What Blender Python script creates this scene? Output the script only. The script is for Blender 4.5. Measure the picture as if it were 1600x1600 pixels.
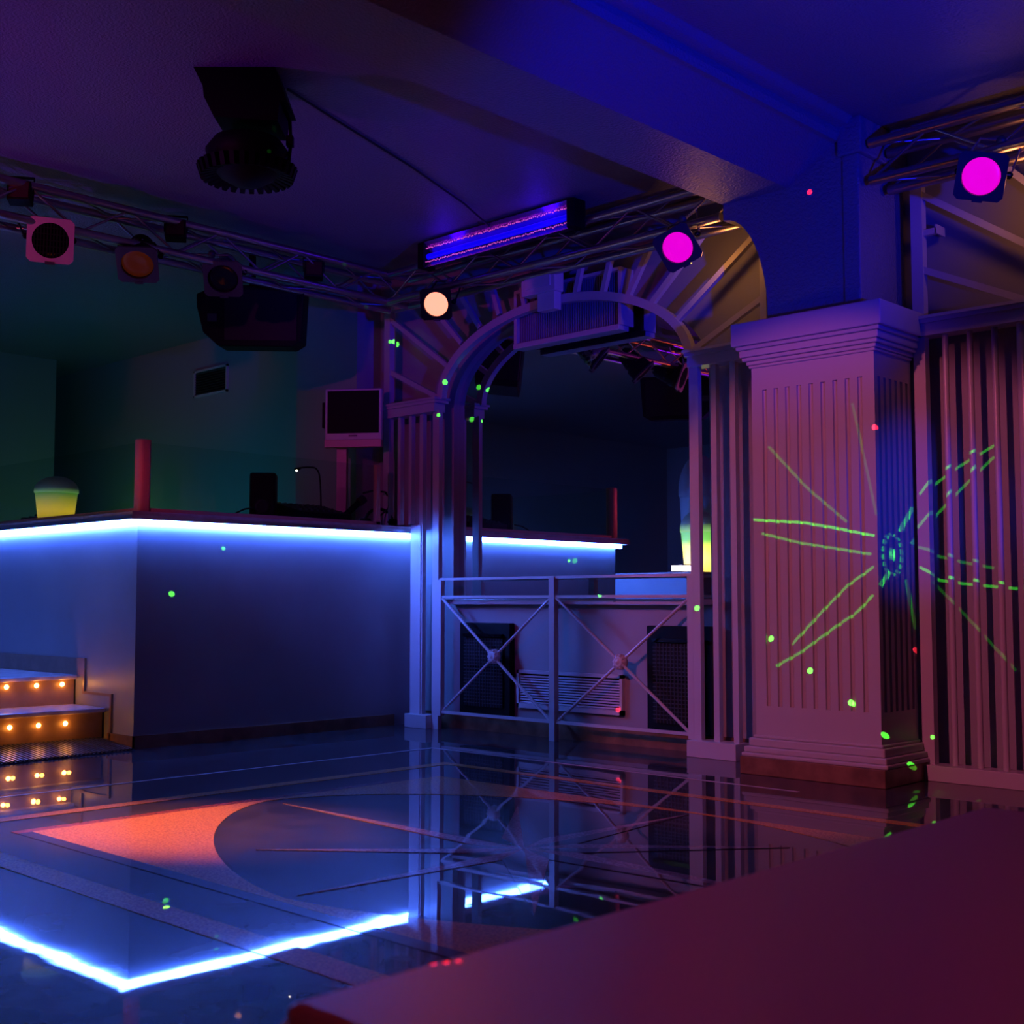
import bpy, math, random
from mathutils import Vector, Matrix
for o in list(bpy.data.objects): bpy.data.objects.remove(o, do_unlink=True)
S = bpy.context.scene
COL = S.collection
R = math.radians
random.seed(7)

# ------------------------------------------------------------------ camera
cam_d = bpy.data.cameras.new('camera'); cam = bpy.data.objects.new('camera', cam_d); COL.objects.link(cam)
YAW = R(43.879); PITCH = math.atan2(140, 1950)
cam.location = (0, 0, .85)
cam.rotation_euler = (R(90) + PITCH, 0, YAW)
cam_d.sensor_width = 36; cam_d.sensor_fit = 'HORIZONTAL'; cam_d.lens = 1950 / 1600 * 36
cam_d.clip_start = .02
cam_d.dof.use_dof = True; cam_d.dof.focus_distance = 6.6; cam_d.dof.aperture_fstop = 5.0
S.camera = cam
S.view_settings.view_transform = 'Standard'; S.view_settings.look = 'None'
S.view_settings.exposure = 0.0; S.view_settings.gamma = 1.0; S.view_settings.use_curve_mapping = False
try:
    S.cycles.max_bounces = 6; S.cycles.diffuse_bounces = 2; S.cycles.glossy_bounces = 4; S.cycles.transmission_bounces = 3; S.cycles.transparent_max_bounces = 8
    S.cycles.caustics_reflective = False; S.cycles.caustics_refractive = False
except Exception: pass
W = bpy.data.worlds.new('night'); S.world = W; W.use_nodes = True
W.node_tree.nodes['Background'].inputs[0].default_value = (.0, .01, .06, 1)
W.node_tree.nodes['Background'].inputs[1].default_value = .1

# ---- wash lamps (each sits in a lamp body built further down): name, position, aim, colour, watts, cone deg, blend
WASH = [
    ('blue_wash', (.5, 2.7, 1.25), (-3.05, 4.55, 3.0), (.0, .006, 1.0), 700, 42, .7),
    ('blue_side',    (1.2, 3.6, .7),     (-2.75, 5.6, 1.30), (.0, .03, 1.0), 400, 13, .9),
    ('pink_wash', (-3.0, .2, 2.85), (-3.15, 5.6, .55), (1.0, .16, .33), 340, 34, .3),
    ('rose_wash', (-4.2, -.6, 2.9), (-5.9, 5.7, 1.9), (.90, .06, .68), 115, 36, .8),
    ('violet_wash', (-5.9, .2, .55), (-5.7, 1.6, 3.2), (.27, .005, 1.0), 150, 88, 1.0),
    ('teal_wash', (-8.9, 4.6, .75), (-9.6, 6.0, 2.6), (.0, .30, .55), 28, 150, 1.0),
    ('red_wash',     (-.3, -.7, 2.9),    (-.95, 1.25, .45),  (1.0, .06, .05), 34, 60, .9),
    ('amber_wash',   (-6.3, 1.5, 2.75),  (-4.25, 2.60, 0),   (1.0, .26, .0), 1900, 22, .9),
    ('corner_blue', (-5.4, .5, 2.9), (-6.5, 5.85, .7), (.0, .10, 1.0), 420, 16, 1.0),
    ('truss_red',    (-4.0, .4, 2.5),    (-6.4, 2.7, 2.80),  (1.0, .10, .04), 75, 20, 1.0),
    ('post_red',     (-4.3, .2, 2.4),    (-6.63, 3.76, 1.57), (1.0, .05, .12), 150, 7, 1.0),
]
def spot(name, loc, aim, col, watts, cone, blend, size=.06):
    d = bpy.data.lights.new(name, 'SPOT'); d.color = col; d.energy = watts
    d.spot_size = R(cone); d.spot_blend = blend; d.shadow_soft_size = size
    o = bpy.data.objects.new(name, d); COL.objects.link(o); o.location = loc
    o.rotation_euler = (Vector(aim) - Vector(loc)).to_track_quat('-Z', 'Y').to_euler()
    return o
def point(name, loc, col, watts, size=.03):
    d = bpy.data.lights.new(name, 'POINT'); d.color = col; d.energy = watts; d.shadow_soft_size = size
    o = bpy.data.objects.new(name, d); COL.objects.link(o); o.location = loc
    return o
for w in WASH: spot(w[0] + '_light', *w[1:])

# ------------------------------------------------------------------ materials
M = {}
def mat(name, col, rough=.5, metal=0, spec=.5, coat=0, noise=None, bump=None, emit=None, trans=0, alpha=None):
    m = bpy.data.materials.new(name); m.use_nodes = True; nt = m.node_tree; b = nt.nodes['Principled BSDF']
    b.inputs['Base Color'].default_value = (*col, 1); b.inputs['Roughness'].default_value = rough
    b.inputs['Metallic'].default_value = metal; b.inputs['Specular IOR Level'].default_value = spec
    b.inputs['Coat Weight'].default_value = coat; b.inputs['Coat Roughness'].default_value = .018
    b.inputs['Transmission Weight'].default_value = trans
    tc = nt.nodes.new('ShaderNodeTexCoord')
    geo = nt.nodes.new('ShaderNodeNewGeometry')
    if noise:   # (scale, second colour, detail, contrast lo, hi)
        n = nt.nodes.new('ShaderNodeTexNoise'); n.inputs['Scale'].default_value = noise[0]; n.inputs['Detail'].default_value = noise[2]
        nt.links.new(geo.outputs['Position'], n.inputs['Vector'])
        r = nt.nodes.new('ShaderNodeValToRGB'); r.color_ramp.elements[0].position = noise[3]; r.color_ramp.elements[1].position = noise[4]
        r.color_ramp.elements[0].color = (*col, 1); r.color_ramp.elements[1].color = (*noise[1], 1)
        nt.links.new(n.outputs['Fac'], r.inputs['Fac']); nt.links.new(r.outputs['Color'], b.inputs['Base Color'])
    if bump:    # list of (scale, strength, distance)
        prev = None
        for sc, st, di in bump:
            n = nt.nodes.new('ShaderNodeTexNoise'); n.inputs['Scale'].default_value = sc; n.inputs['Detail'].default_value = 2
            nt.links.new(geo.outputs['Position'], n.inputs['Vector'])
            k = nt.nodes.new('ShaderNodeBump'); k.inputs['Strength'].default_value = st; k.inputs['Distance'].default_value = di
            nt.links.new(n.outputs['Fac'], k.inputs['Height'])
            if prev: nt.links.new(prev.outputs['Normal'], k.inputs['Normal'])
            prev = k
        nt.links.new(prev.outputs['Normal'], b.inputs['Normal']); nt.links.new(prev.outputs['Normal'], b.inputs['Coat Normal'])
    if emit:
        b.inputs['Emission Color'].default_value = (*emit[0], 1); b.inputs['Emission Strength'].default_value = emit[1]
    M[name] = m
    return m
mat('granite', (.022, .023, .028), .30, coat=.85, spec=.010, noise=(6, (.070, .072, .084), 5, .35, .75), bump=[(1.1, .032, .05), (7, .012, .01)])
mat('terrazzo', (.60, .30, .075), .32, coat=.7, spec=.015, noise=(120, (.34, .15, .045), 2, .40, .62), bump=[(1.3, .06, .05)])
mat('red_stone', (.26, .07, .06), .3, coat=.9, spec=.015, noise=(60, (.17, .05, .05), 3, .4, .7))
mat('pale_joint', (.42, .38, .40), .3)
mat('star_pale', (.50, .33, .33), .3, coat=.9, spec=.015, noise=(90, (.30, .18, .18), 2, .4, .6), bump=[(1.1, .05, .05)])
mat('star_dark', (.055, .04, .055), .3, coat=.9, spec=.015, bump=[(1.1, .05, .05)])
mat('paint', (.36, .36, .36), .55, bump=[(60, .12, .004)])
mat('paint_grey', (.34, .34, .35), .38, noise=(1.6, (.28, .28, .30), 5, .35, .7), bump=[(40, .06, .003)])
mat('stucco', (.24, .24, .25), .42, bump=[(9, .15, .02), (75, .75, .012)])
mat('plaster', (.50, .48, .46), .5, bump=[(35, .08, .004)])
mat('white_metal', (.58, .55, .55), .28, spec=.6)
mat('marble', (.30, .16, .09), .25, noise=(9, (.16, .085, .05), 4, .35, .7))
mat('black', (.0025, .0025, .003), .6, spec=.2)
mat('black_gloss', (.004, .004, .005), .12)
mat('mesh_black', (.008, .008, .009), .5, spec=.3)
mat('alu', (.48, .42, .42), .33, metal=1)
mat('steel', (.55, .52, .50), .22, metal=1)
mat('copper_paint', (.55, .26, .22), .35)
mat('gel_frame', (.62, .42, .38), .4)
mat('dark_frame', (.05, .05, .06), .4)
mat('monitor_shell', (.62, .56, .56), .4)
mat('table_top', (.34, .20, .21), .42, noise=(220, (.30, .17, .19), 2, .4, .6))
mat('table_edge', (.30, .16, .10), .35)
mat('mat_rubber', (.03, .03, .035), .35)
mat('tread', (.55, .45, .42), .22, noise=(14, (.42, .33, .30), 6, .35, .7))
mat('riser', (.34, .20, .13), .3, noise=(12, (.25, .14, .09), 6, .35, .7))
mat('cream_plastic', (.75, .70, .70), .4)
mat('shade_unlit', (.45, .55, .58), .35)
mat('cable', (.01, .01, .012), .5)
mat('led', (.8, .9, 1), .5, emit=((.05, .15, 1.0), 120))
mat('step_bulb', (1, .8, .5), .5, emit=((1, .42, .08), 26))
mat('lens_magenta', (.3, 0, .25), .3, emit=((1.0, .0, .70), .82))
mat('lens_orange', (.8, .4, .2), .3, emit=((1.0, .27, .15), 2.0))
mat('lens_ember', (.10, .02, .004), .3, emit=((1.0, .15, .0), .025))
mat('lens_off', (.01, .01, .012), .15)
mat('flood_glass', (.05, .02, .01), .25)
mat('lens_wash', (.2, .2, .2), .2)
mat('vent_glow', (1, .8, .4), .4, emit=((1.0, .55, .2), 3))
mat('uv_tube', (.0, .0, .3), .3, emit=((.004, .0, 1.0), .75))
mat('uv_reflector', (.45, .10, .75), .25, metal=.8)
mat('goose_led', (1, .9, .8), .4, emit=((1, .72, .55), 12))
mat('white_led', (1, 1, 1), .4, emit=((.85, .65, 1.0), 9))
def lamp_shade(name, cool, warm, lo, hi, strength):
    # translucent plastic shade, brightest where the bulb sits (object z)
    m = bpy.data.materials.new(name); m.use_nodes = True; nt = m.node_tree; b = nt.nodes['Principled BSDF']
    b.inputs['Base Color'].default_value = (.55, .62, .45, 1); b.inputs['Roughness'].default_value = .35
    tc = nt.nodes.new('ShaderNodeTexCoord'); sep = nt.nodes.new('ShaderNodeSeparateXYZ'); nt.links.new(tc.outputs['Object'], sep.inputs[0])
    r = nt.nodes.new('ShaderNodeValToRGB'); mr = nt.nodes.new('ShaderNodeMapRange')
    mr.inputs[1].default_value = lo; mr.inputs[2].default_value = hi
    nt.links.new(sep.outputs[2], mr.inputs[0]); nt.links.new(mr.outputs[0], r.inputs[0])
    e = r.color_ramp.elements
    e[0].position = 0; e[0].color = (*[c * .35 for c in warm], 1); e[1].position = 1; e[1].color = (*[c * .06 for c in cool], 1)
    k = e.new(.28); k.color = (*warm, 1); k = e.new(.62); k.color = (*[c * .32 for c in cool], 1)
    nt.links.new(r.outputs[0], b.inputs['Emission Color']); b.inputs['Emission Strength'].default_value = strength
    M[name] = m
lamp_shade('shade_lit', (.25, .75, .08), (1.0, .62, .02), 0, .34, .55)
lamp_shade('shade_bright', (.25, .85, .05), (1.0, .72, .10), 0, .5, 3.2)
lamp_shade('dome_shade_lit', (.05, .09, .05), (.40, .85, .22), .165, .30, .30)
lamp_shade('dome_shade_bright', (.05, .09, .05), (.40, .9, .10), .33, .55, .7)
# mirror with a breath of dust
m = bpy.data.materials.new('mirror'); m.use_nodes = True; nt = m.node_tree; b = nt.nodes['Principled BSDF']
b.inputs['Base Color'].default_value = (.80, .84, .84, 1); b.inputs['Metallic'].default_value = 1; b.inputs['Roughness'].default_value = .0
df = nt.nodes.new('ShaderNodeBsdfDiffuse'); df.inputs[0].default_value = (.6, .6, .6, 1)
mx = nt.nodes.new('ShaderNodeMixShader'); mx.inputs[0].default_value = .012
nt.links.new(b.outputs[0], mx.inputs[1]); nt.links.new(df.outputs[0], mx.inputs[2]); nt.links.new(mx.outputs[0], nt.nodes['Material Output'].inputs[0]); M['mirror'] = m
# thin clear glass
m = bpy.data.materials.new('glass'); m.use_nodes = True; nt = m.node_tree; nt.nodes.remove(nt.nodes['Principled BSDF'])
tr = nt.nodes.new('ShaderNodeBsdfTransparent'); tr.inputs[0].default_value = (.88, .95, .93, 1)
gl = nt.nodes.new('ShaderNodeBsdfGlossy'); gl.inputs['Roughness'].default_value = .01
lw = nt.nodes.new('ShaderNodeLayerWeight'); lw.inputs[0].default_value = .5
pw_ = nt.nodes.new('ShaderNodeMath'); pw_.operation = 'POWER'; nt.links.new(lw.outputs['Facing'], pw_.inputs[0]); pw_.inputs[1].default_value = 5
fr = nt.nodes.new('ShaderNodeMath'); fr.operation = 'MULTIPLY_ADD'; nt.links.new(pw_.outputs[0], fr.inputs[0]); fr.inputs[1].default_value = .22; fr.inputs[2].default_value = .025
mx = nt.nodes.new('ShaderNodeMixShader'); nt.links.new(fr.outputs[0], mx.inputs[0]); nt.links.new(tr.outputs[0], mx.inputs[1]); nt.links.new(gl.outputs[0], mx.inputs[2])
nt.links.new(mx.outputs[0], nt.nodes['Material Output'].inputs[0]); M['glass'] = m

# ------------------------------------------------------------------ mesh helpers
class MB:
    def __init__(s): s.v = []; s.f = []; s.smooth = []
    def add(s, vs, fs, sm=False):
        k = len(s.v); s.v += [tuple(v) for v in vs]; s.f += [tuple(i + k for i in f) for f in fs]; s.smooth += [sm] * len(fs); return s
    def box(s, a, b):
        x0, y0, z0 = [min(p, q) for p, q in zip(a, b)]; x1, y1, z1 = [max(p, q) for p, q in zip(a, b)]
        return s.add([(x0,y0,z0),(x1,y0,z0),(x1,y1,z0),(x0,y1,z0),(x0,y0,z1),(x1,y0,z1),(x1,y1,z1),(x0,y1,z1)],
                     [(0,3,2,1),(4,5,6,7),(0,1,5,4),(1,2,6,5),(2,3,7,6),(3,0,4,7)])
    def prism(s, poly, axis, a, b):
        # extrude a polygon (two other axes in order) along axis
        def pt(p, t):
            q = list(p); q.insert(axis, t); return q
        n = len(poly); vs = [pt(p, a) for p in poly] + [pt(p, b) for p in poly]
        fs = [tuple(range(n - 1, -1, -1)), tuple(range(n, 2 * n))] + [(i, (i + 1) % n, n + (i + 1) % n, n + i) for i in range(n)]
        return s.add(vs, fs)
    def bar(s, p, q, w, h, up=(0, 1, 0)):
        p = Vector(p); q = Vector(q); d = (q - p).normalized(); u = Vector(up)
        a = d.cross(u)
        if a.length < 1e-4: a = d.cross(Vector((1, 0, 0)))
        a.normalize(); b = a.cross(d)
        vs = []
        for e in (p, q):
            for sx, sy in ((-1, -1), (1, -1), (1, 1), (-1, 1)): vs.append(e + a * sx * w / 2 + b * sy * h / 2)
        return s.add(vs, [(3,2,1,0),(4,5,6,7),(0,1,5,4),(1,2,6,5),(2,3,7,6),(3,0,4,7)])
    def tube(s, pts, r, n=8):
        pts = [Vector(p) for p in pts]; rings = []; ref = None
        for i, p in enumerate(pts):
            d = ((pts[i + 1] - p) if i < len(pts) - 1 else (p - pts[i - 1])).normalized()
            if 0 < i < len(pts) - 1: d = ((pts[i + 1] - p).normalized() + (p - pts[i - 1]).normalized()).normalized()
            a = ref - d * ref.dot(d) if ref else d.orthogonal()
            a.normalize(); ref = a; b = d.cross(a)
            rings.append([p + (a * math.cos(t) + b * math.sin(t)) * r for t in [2 * math.pi * j / n for j in range(n)]])
        vs = [v for g in rings for v in g]
        fs = [(i * n + j, i * n + (j + 1) % n, (i + 1) * n + (j + 1) % n, (i + 1) * n + j) for i in range(len(pts) - 1) for j in range(n)]
        s.add(vs, fs, True)
        return s.add(rings[0], [tuple(range(n - 1, -1, -1))]).add(rings[-1], [tuple(range(n))])
    def lathe(s, prof, n=24, at=(0, 0, 0), sm=True):
        vs = [(at[0] + r * math.cos(2 * math.pi * j / n), at[1] + r * math.sin(2 * math.pi * j / n), at[2] + z) for r, z in prof for j in range(n)]
        fs = [(i * n + j, i * n + (j + 1) % n, (i + 1) * n + (j + 1) % n, (i + 1) * n + j) for i in range(len(prof) - 1) for j in range(n)]
        return s.add(vs, fs, sm)
    def build(s, name, material, parent=None, local=False, bevel=0):
        me = bpy.data.meshes.new(name)
        off = Vector((0, 0, 0))
        if parent is not None and not local:
            q = parent
            while q is not None: off += q.location; q = q.parent
        me.from_pydata([tuple(Vector(v) - off) for v in s.v], [], s.f)
        me.polygons.foreach_set('use_smooth', s.smooth); me.update()
        me.materials.append(M[material])
        o = bpy.data.objects.new(name, me); COL.objects.link(o)
        if parent is not None: o.parent = parent
        if bevel:
            k = o.modifiers.new('bevel', 'BEVEL'); k.width = bevel; k.segments = 2; k.limit_method = 'ANGLE'
        return o
def tag(o, label, cat, group=None):
    o['label'] = label; o['category'] = cat
    if group: o['group'] = group
    return o
def thing(name, label, cat, loc, rot=None, group=None):
    o = bpy.data.objects.new(name, None); COL.objects.link(o); o.location = loc; o.empty_display_size = .1
    if rot: o.rotation_euler = rot
    return tag(o, label, cat, group)
def struct(o): o['kind'] = 'structure'; return o
def ell(cx, cz, A, B, t): return (cx + A * math.cos(t), cz + B * math.sin(t))

# ------------------------------------------------------------------ room shell
YW = 5.88; YM = 5.93; CZ = 3.2
floor = struct(MB().box((-12.6, -3.6, -.12), (3.2, 6.2, 0)).build('floor', 'granite'))
struct(MB().box((-12.6, -3.6, CZ), (3.2, 6.2, CZ + .12)).build('ceiling', 'stucco'))
struct(MB().box((-12.6, -3.6, 0), (-11.55, 5.6, CZ)).build('wall_left', 'paint'))
struct(MB().box((3.0, -3.6, 0), (3.2, 6.2, CZ)).build('wall_right', 'paint'))
struct(MB().box((-12.6, -3.75, 0), (3.2, -3.6, CZ)).build('wall_front', 'paint'))
# back wall with the arched opening of the mirror
AX, AZ, AA, AB = -5.15, 2.18, 1.06, .56
bw = MB()
bw.box((-7.0, YW, 0), (AX - AA, 6.2, CZ)); bw.box((AX + AA, YW, 0), (3.2, 6.2, CZ)); bw.box((AX - AA, YW, 0), (AX + AA, 6.2, .83))
N = 36; arc = [ell(AX, AZ, AA, AB, math.pi * i / N) for i in range(N + 1)]
for i in range(N):
    (x0, z0), (x1, z1) = arc[i], arc[i + 1]
    bw.add([(x0, YW, z0), (x1, YW, z1), (x1, YW, CZ), (x0, YW, CZ)], [(0, 1, 2, 3)])
    bw.add([(x0, YW, z0), (x1, YW, z1), (x1, YM + .02, z1), (x0, YM + .02, z0)], [(3, 2, 1, 0)])
bw.box((AX - AA, 5.96, .8), (AX + AA, 6.2, CZ))
struct(bw.build('wall_back', 'paint'))
struct(MB().box((-12.6, 6.05, 0), (-7.0, 6.2, CZ)).build('wall_booth', 'paint'))
# pier in the corner of the booth
struct(MB().box((-7.72, 5.66, 0), (-7.0, 6.05, CZ)).build('wall_pier', 'paint'))
# ceiling beam with a sloped side and cornice
bm = MB().prism([(-3.667, CZ), (-3.667, 2.935), (-3.277, 2.935), (-3.02, 3.10), (-2.99, 3.10), (-2.975, 3.13), (-2.975, 3.16), (-2.93, 3.17), (-2.90, CZ)], 1, -3.6, 5.43)
struct(bm.build('trim_1', 'stucco')); 
# pier above the pillar with the curved bracket on its left
pr = [(-2.905, CZ), (-2.905, 2.25), (-3.405, 2.25)]
for i in range(0, 13):
    t = R(90) * i / 12
    pr.append((-3.66 + .255 * math.cos(t), 2.30 + .55 * math.sin(t)))
pr += [(-3.667, 2.85), (-3.667, CZ)]
struct(MB().prism(pr, 1, 5.42, YW).build('trim_2', 'stucco'))
struct(MB().box((-2.99, 5.40, 3.02), (-2.86, YW, CZ)).box((-2.97, 5.41, 2.25), (-2.88, YW, 3.02)).build('trim_3', 'stucco', bevel=.008))
# base strip along the mirror wall
struct(MB().box((-6.62, 5.86, 0), (-3.5, 5.885, .10)).build('baseboard_back', 'marble'))

# ------------------------------------------------------------------ floor inlays (pieces of the floor)
def inlay(name, poly, matname, z=.0015):
    o = MB().prism(poly, 2, -.02, z).build(name, matname, floor); return o
CX, CY = -3.0, 3.18
X0, X1, Y0, Y1 = -4.53, -1.47, 2.15, 4.20
def sup(sx, sy, n, k=20, A=1.50, B=1.0):
    out = []
    for i in range(k + 1):
        t = R(90) * i / k
        out.append((CX + sx * A * abs(math.cos(t)) ** (2 / n), CY + sy * B * abs(math.sin(t)) ** (2 / n)))
    return out
for sx in (-1, 1):
    for sy, n in ((-1, 1.5), (1, 1.8)):
        xe = X0 if sx < 0 else X1; ye = Y0 if sy < 0 else Y1
        c = sup(sx, sy, n)
        poly = [(xe, CY), (xe, ye), (CX, ye)] + c[::-1]
        a = sum(poly[i][0] * poly[(i + 1) % len(poly)][1] - poly[(i + 1) % len(poly)][0] * poly[i][1] for i in range(len(poly)))
        inlay('spandrel_inlay', poly if a > 0 else poly[::-1], 'terrazzo')
def strip(name, x0, y0, x1, y1, mt, z=.0015): return inlay(name, [(x0, y0), (x1, y0), (x1, y1), (x0, y1)], mt, z)
b = .055
strip('border_strip', X0 - b, Y0 - b, X0, Y1 + b, 'red_stone'); strip('border_strip', X1, Y0 - b, X1 + b, Y1 + b, 'red_stone')
strip('border_strip', X0, Y0 - b, X1, Y0, 'star_dark'); strip('border_strip', X0, Y1, X1, Y1 + b, 'star_dark')
strip('frame_strip', -4.90, 1.80, -4.82, 4.58, 'terrazzo'); strip('frame_strip', -4.82, 4.52, -.9, 4.58, 'terrazzo')
strip('frame_strip', -4.82, 1.80, -.9, 1.90, 'terrazzo'); strip('frame_strip', -.98, 1.90, -.9, 4.52, 'terrazzo')
strip('joint_line', -5.43, 1.2, -5.412, 4.98, 'pale_joint'); strip('joint_line', -5.412, 4.962, -3.0, 4.98, 'pale_joint')
for k in range(8):   # compass star, every ray of two halves
    t = R(45) * k; long = (k % 2 == 0)
    L = (1.40 if k % 4 == 0 else .96) if long else .92
    sh = .20; wd = R(22.5)
    tip = (CX + L * math.cos(t), CY + L * math.sin(t))
    for sgn, mt in ((1, 'star_pale'), (-1, 'star_dark')):
        q = (CX + sh * math.cos(t + sgn * wd), CY + sh * math.sin(t + sgn * wd))
        poly = [(CX, CY), tip, q] if sgn > 0 else [(CX, CY), q, tip]
        inlay('star_ray', poly, mt, .002)

# ------------------------------------------------------------------ pillar
pil = thing('fluted_pillar', 'square fluted plaster pillar with stepped capital between the two trellises', 'pillar', (-3.145, 5.55, 0))
MB().box((-3.535, 5.31, 0), (-2.755, 5.74, .085)).build('plinth', 'marble', pil, bevel=.004)
ms = MB()
for z0, z1, e in ((.085, .105, .055), (.105, .135, .045), (.135, .175, .028), (.175, .19, .012)):
    ms.box((-3.475 - e, 5.37 - e, z0), (-2.80 + e, 5.74, z1))
ms.build('base_moulding', 'plaster', pil, bevel=.006)
def flutes(p, q, n, w, d, m0):
    # polyline from p to q (xy) with n rectangular-rounded grooves of depth d to the left of travel
    p = Vector(p); q = Vector(q); L = (q - p).length; u = (q - p) / L; nrm = Vector((-u.y, u.x)); out = [tuple(p)]
    st = (L - 2 * m0) / (n - 1)
    for i in range(n):
        c = m0 + st * i
        for t, dd in ((-w / 2, 0), (-w / 2 + .003, d * .7), (0, d), (w / 2 - .003, d * .7), (w / 2, 0)):
            out.append(tuple(p + u * (c + t) + nrm * dd))
    return out
sec = flutes((-3.475, 5.37), (-2.80, 5.37), 9, .026, .014, .075) + flutes((-2.80, 5.37), (-2.80, 5.74), 6, .026, .014, .045) + [(-2.80, 5.74), (-3.475, 5.74)]
sh = MB().prism(sec, 2, .335, 1.915)
sh.box((-3.475, 5.37, .19), (-2.80, 5.74, .335)).box((-3.475, 5.37, 1.915), (-2.80, 5.74, 2.04))
sh.build('shaft', 'plaster', pil)
ms = MB()
for z0, z1, e in ((2.03, 2.045, .012), (2.045, 2.065, .020), (2.065, 2.085, .035), (2.085, 2.12, .045), (2.12, 2.14, .058), (2.14, 2.257, .075)):
    ms.box((-3.475 - e, 5.37 - e, z0), (-2.80 + e, 5.74, z1))
ms.build('capital', 'plaster', pil, bevel=.006)

# ------------------------------------------------------------------ mirror, ledge, speakers, vents on the back wall
mp = [(AX - AA, .80), (AX + AA, .80)] + [ell(AX, AZ, AA, AB, math.pi * i / N) for i in range(N + 1)]
mo = MB().prism(mp, 1, YM, YM + .02).build('arched_mirror', 'mirror')
tag(mo, 'tall arched mirror on the back wall behind the trellis and balustrade', 'mirror')
sf = thing('wall_ledge', 'narrow pale ledge under the arched mirror behind the balustrade', 'shelf', (AX, 5.85, .83))
MB().box((-6.20, 5.79, .832), (-4.08, 5.93, .866)).build('board', 'white_metal', sf, bevel=.004)
for x in (-6.13, -4.72): MB().lathe([(0, 0), (.008, 0), (.008, .006), (0, .006)], 10, (0, 0, 0)).build('screw', 'dark_frame', sf, local=True).location = (x - AX, -.061, .019)
def niche_speaker(x0, x1, z0, z1, label):
    t = thing('niche_speaker', label, 'speaker', ((x0 + x1) / 2, 5.86, z0), group='black speakers set in the wall under the ledge')
    MB().box((x0, 5.83, z0), (x1, 5.878, z1)).build('cabinet', 'black', t, bevel=.006)
    w = .055
    MB().box((x0 + w, 5.82, z0 + w), (x1 - w, 5.832, z0 + (z1 - z0) * .47)).build('grille', 'mesh_black', t)
    MB().box((x0 + w, 5.82, z0 + (z1 - z0) * .53), (x1 - w, 5.832, z1 - .10)).build('grille', 'mesh_black', t)
    g = MB()
    n = 14
    for i in range(1, n):
        x = x0 + w + (x1 - x0 - 2 * w) * i / n; g.box((x - .0025, 5.815, z0 + w), (x + .0025, 5.821, z1 - .10))
    for i in range(1, 20):
        z = z0 + w + (z1 - .10 - z0 - w) * i / 20; g.box((x0 + w, 5.815, z - .0025), (x1 - w, 5.821, z + .0025))
    o = g.build('mesh_wire', 'dark_frame', t); o['kind'] = 'stuff'
    MB().box((x0 + w, 5.805, z1 - .092), (x1 - w, 5.83, z1 - .072)).build('top_bar', 'black_gloss', t)
niche_speaker(-6.094, -5.627, .108, .71, 'black meshed speaker in the wall nearer the blue lit booth corner')
niche_speaker(-4.515, -4.05, .098, .71, 'black meshed speaker in the wall behind the right trellis leg')
vt = thing('air_vent', 'wide pale louvred air vent low on the wall between the two black speakers', 'vent', (-5.15, 5.87, .17))
v = MB(); x0, x1, z0, z1 = -5.587, -4.717, .172, .412
v.box((x0, 5.85, z0), (x1, 5.879, z0 + .03)).box((x0, 5.85, z1 - .02), (x1, 5.879, z1)).box((x0, 5.85, z0), (x0 + .02, 5.879, z1)).box((x1 - .02, 5.85, z0), (x1, 5.879, z1))
v.build('frame', 'white_metal', vt)
MB().box((x0 + .02, 5.874, z0 + .03), (x1 - .02, 5.8795, z1 - .02)).build('backing', 'black', vt)
base = None
for i in range(11):
    z = z0 + .038 + .0165 * i
    if base is None:
        base = MB().bar((x0 + .02, 5.862, z), (x1 - .02, 5.862, z), .004, .012, up=(0, .7, .7)).build('slat', 'white_metal', vt)
    else:
        c = base.copy(); COL.objects.link(c); c.parent = vt; c.location = (0, 0, .0165 * i)
# air-conditioning grille above the mirror
ac = thing('ceiling_air_grille', 'boxed air grille with vertical fins hanging over the top of the mirror', 'air vent', (-5.08, 5.8, 2.5))
x0, x1, z0, z1 = -5.51, -4.645, 2.505, 2.857
MB().box((x0 - .012, 5.76, z0), (x0 + .012, 5.88, z1)).build('side', 'white_metal', ac)
MB().box((x1 - .012, 5.76, z0), (x1 + .012, 5.88, z1)).build('side', 'white_metal', ac)
MB().box((x0, 5.755, z1 - .02), (x1, 5.88, z1)).build('top', 'white_metal', ac)
MB().box((x0 - .012, 5.752, z0 - .03), (x1, 5.85, z0 + .005)).build('bottom_bar', 'white_metal', ac, bevel=.004)
MB().box((x0, 5.85, z0), (x1, 5.879, z1 - .02)).build('backing', 'mesh_black', ac)
base = None
for i in range(44):
    x = x0 + .018 + (x1 - x0 - .036) * i / 43
    if base is None: base = MB().bar((x, 5.81, z0 + .005), (x, 5.81, z1 - .02), .007, .05, up=(.25, 1, 0)).build('fin', 'paint_grey', ac); bx_ = x
    else:
        c = base.copy(); COL.objects.link(c); c.parent = ac; c.location = (x - bx_, 0, 0)
wv = thing('wall_vent', 'small dark rectangular vent high on the teal wall behind the booth', 'vent', (-9.51, 6.04, 2.68))
x0, x1, z0, z1 = -9.78, -9.247, 2.676, 2.918
v = MB(); v.box((x0, 6.03, z0), (x1, 6.05, z0 + .018)).box((x0, 6.03, z1 - .018), (x1, 6.05, z1)).box((x0, 6.03, z0), (x0 + .018, 6.05, z1)).box((x1 - .018, 6.03, z0), (x1, 6.05, z1)); v.build('frame', 'white_metal', wv)
MB().box((x0 + .018, 6.044, z0 + .018), (x1 - .018, 6.0495, z1 - .018)).build('backing', 'black', wv)
for i in range(9): MB().bar((x0 + .018, 6.04, z0 + .03 + .0225 * i), (x1 - .018, 6.04, z0 + .03 + .0225 * i), .003, .012, up=(0, .6, .8)).build('slat', 'dark_frame', wv)

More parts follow.
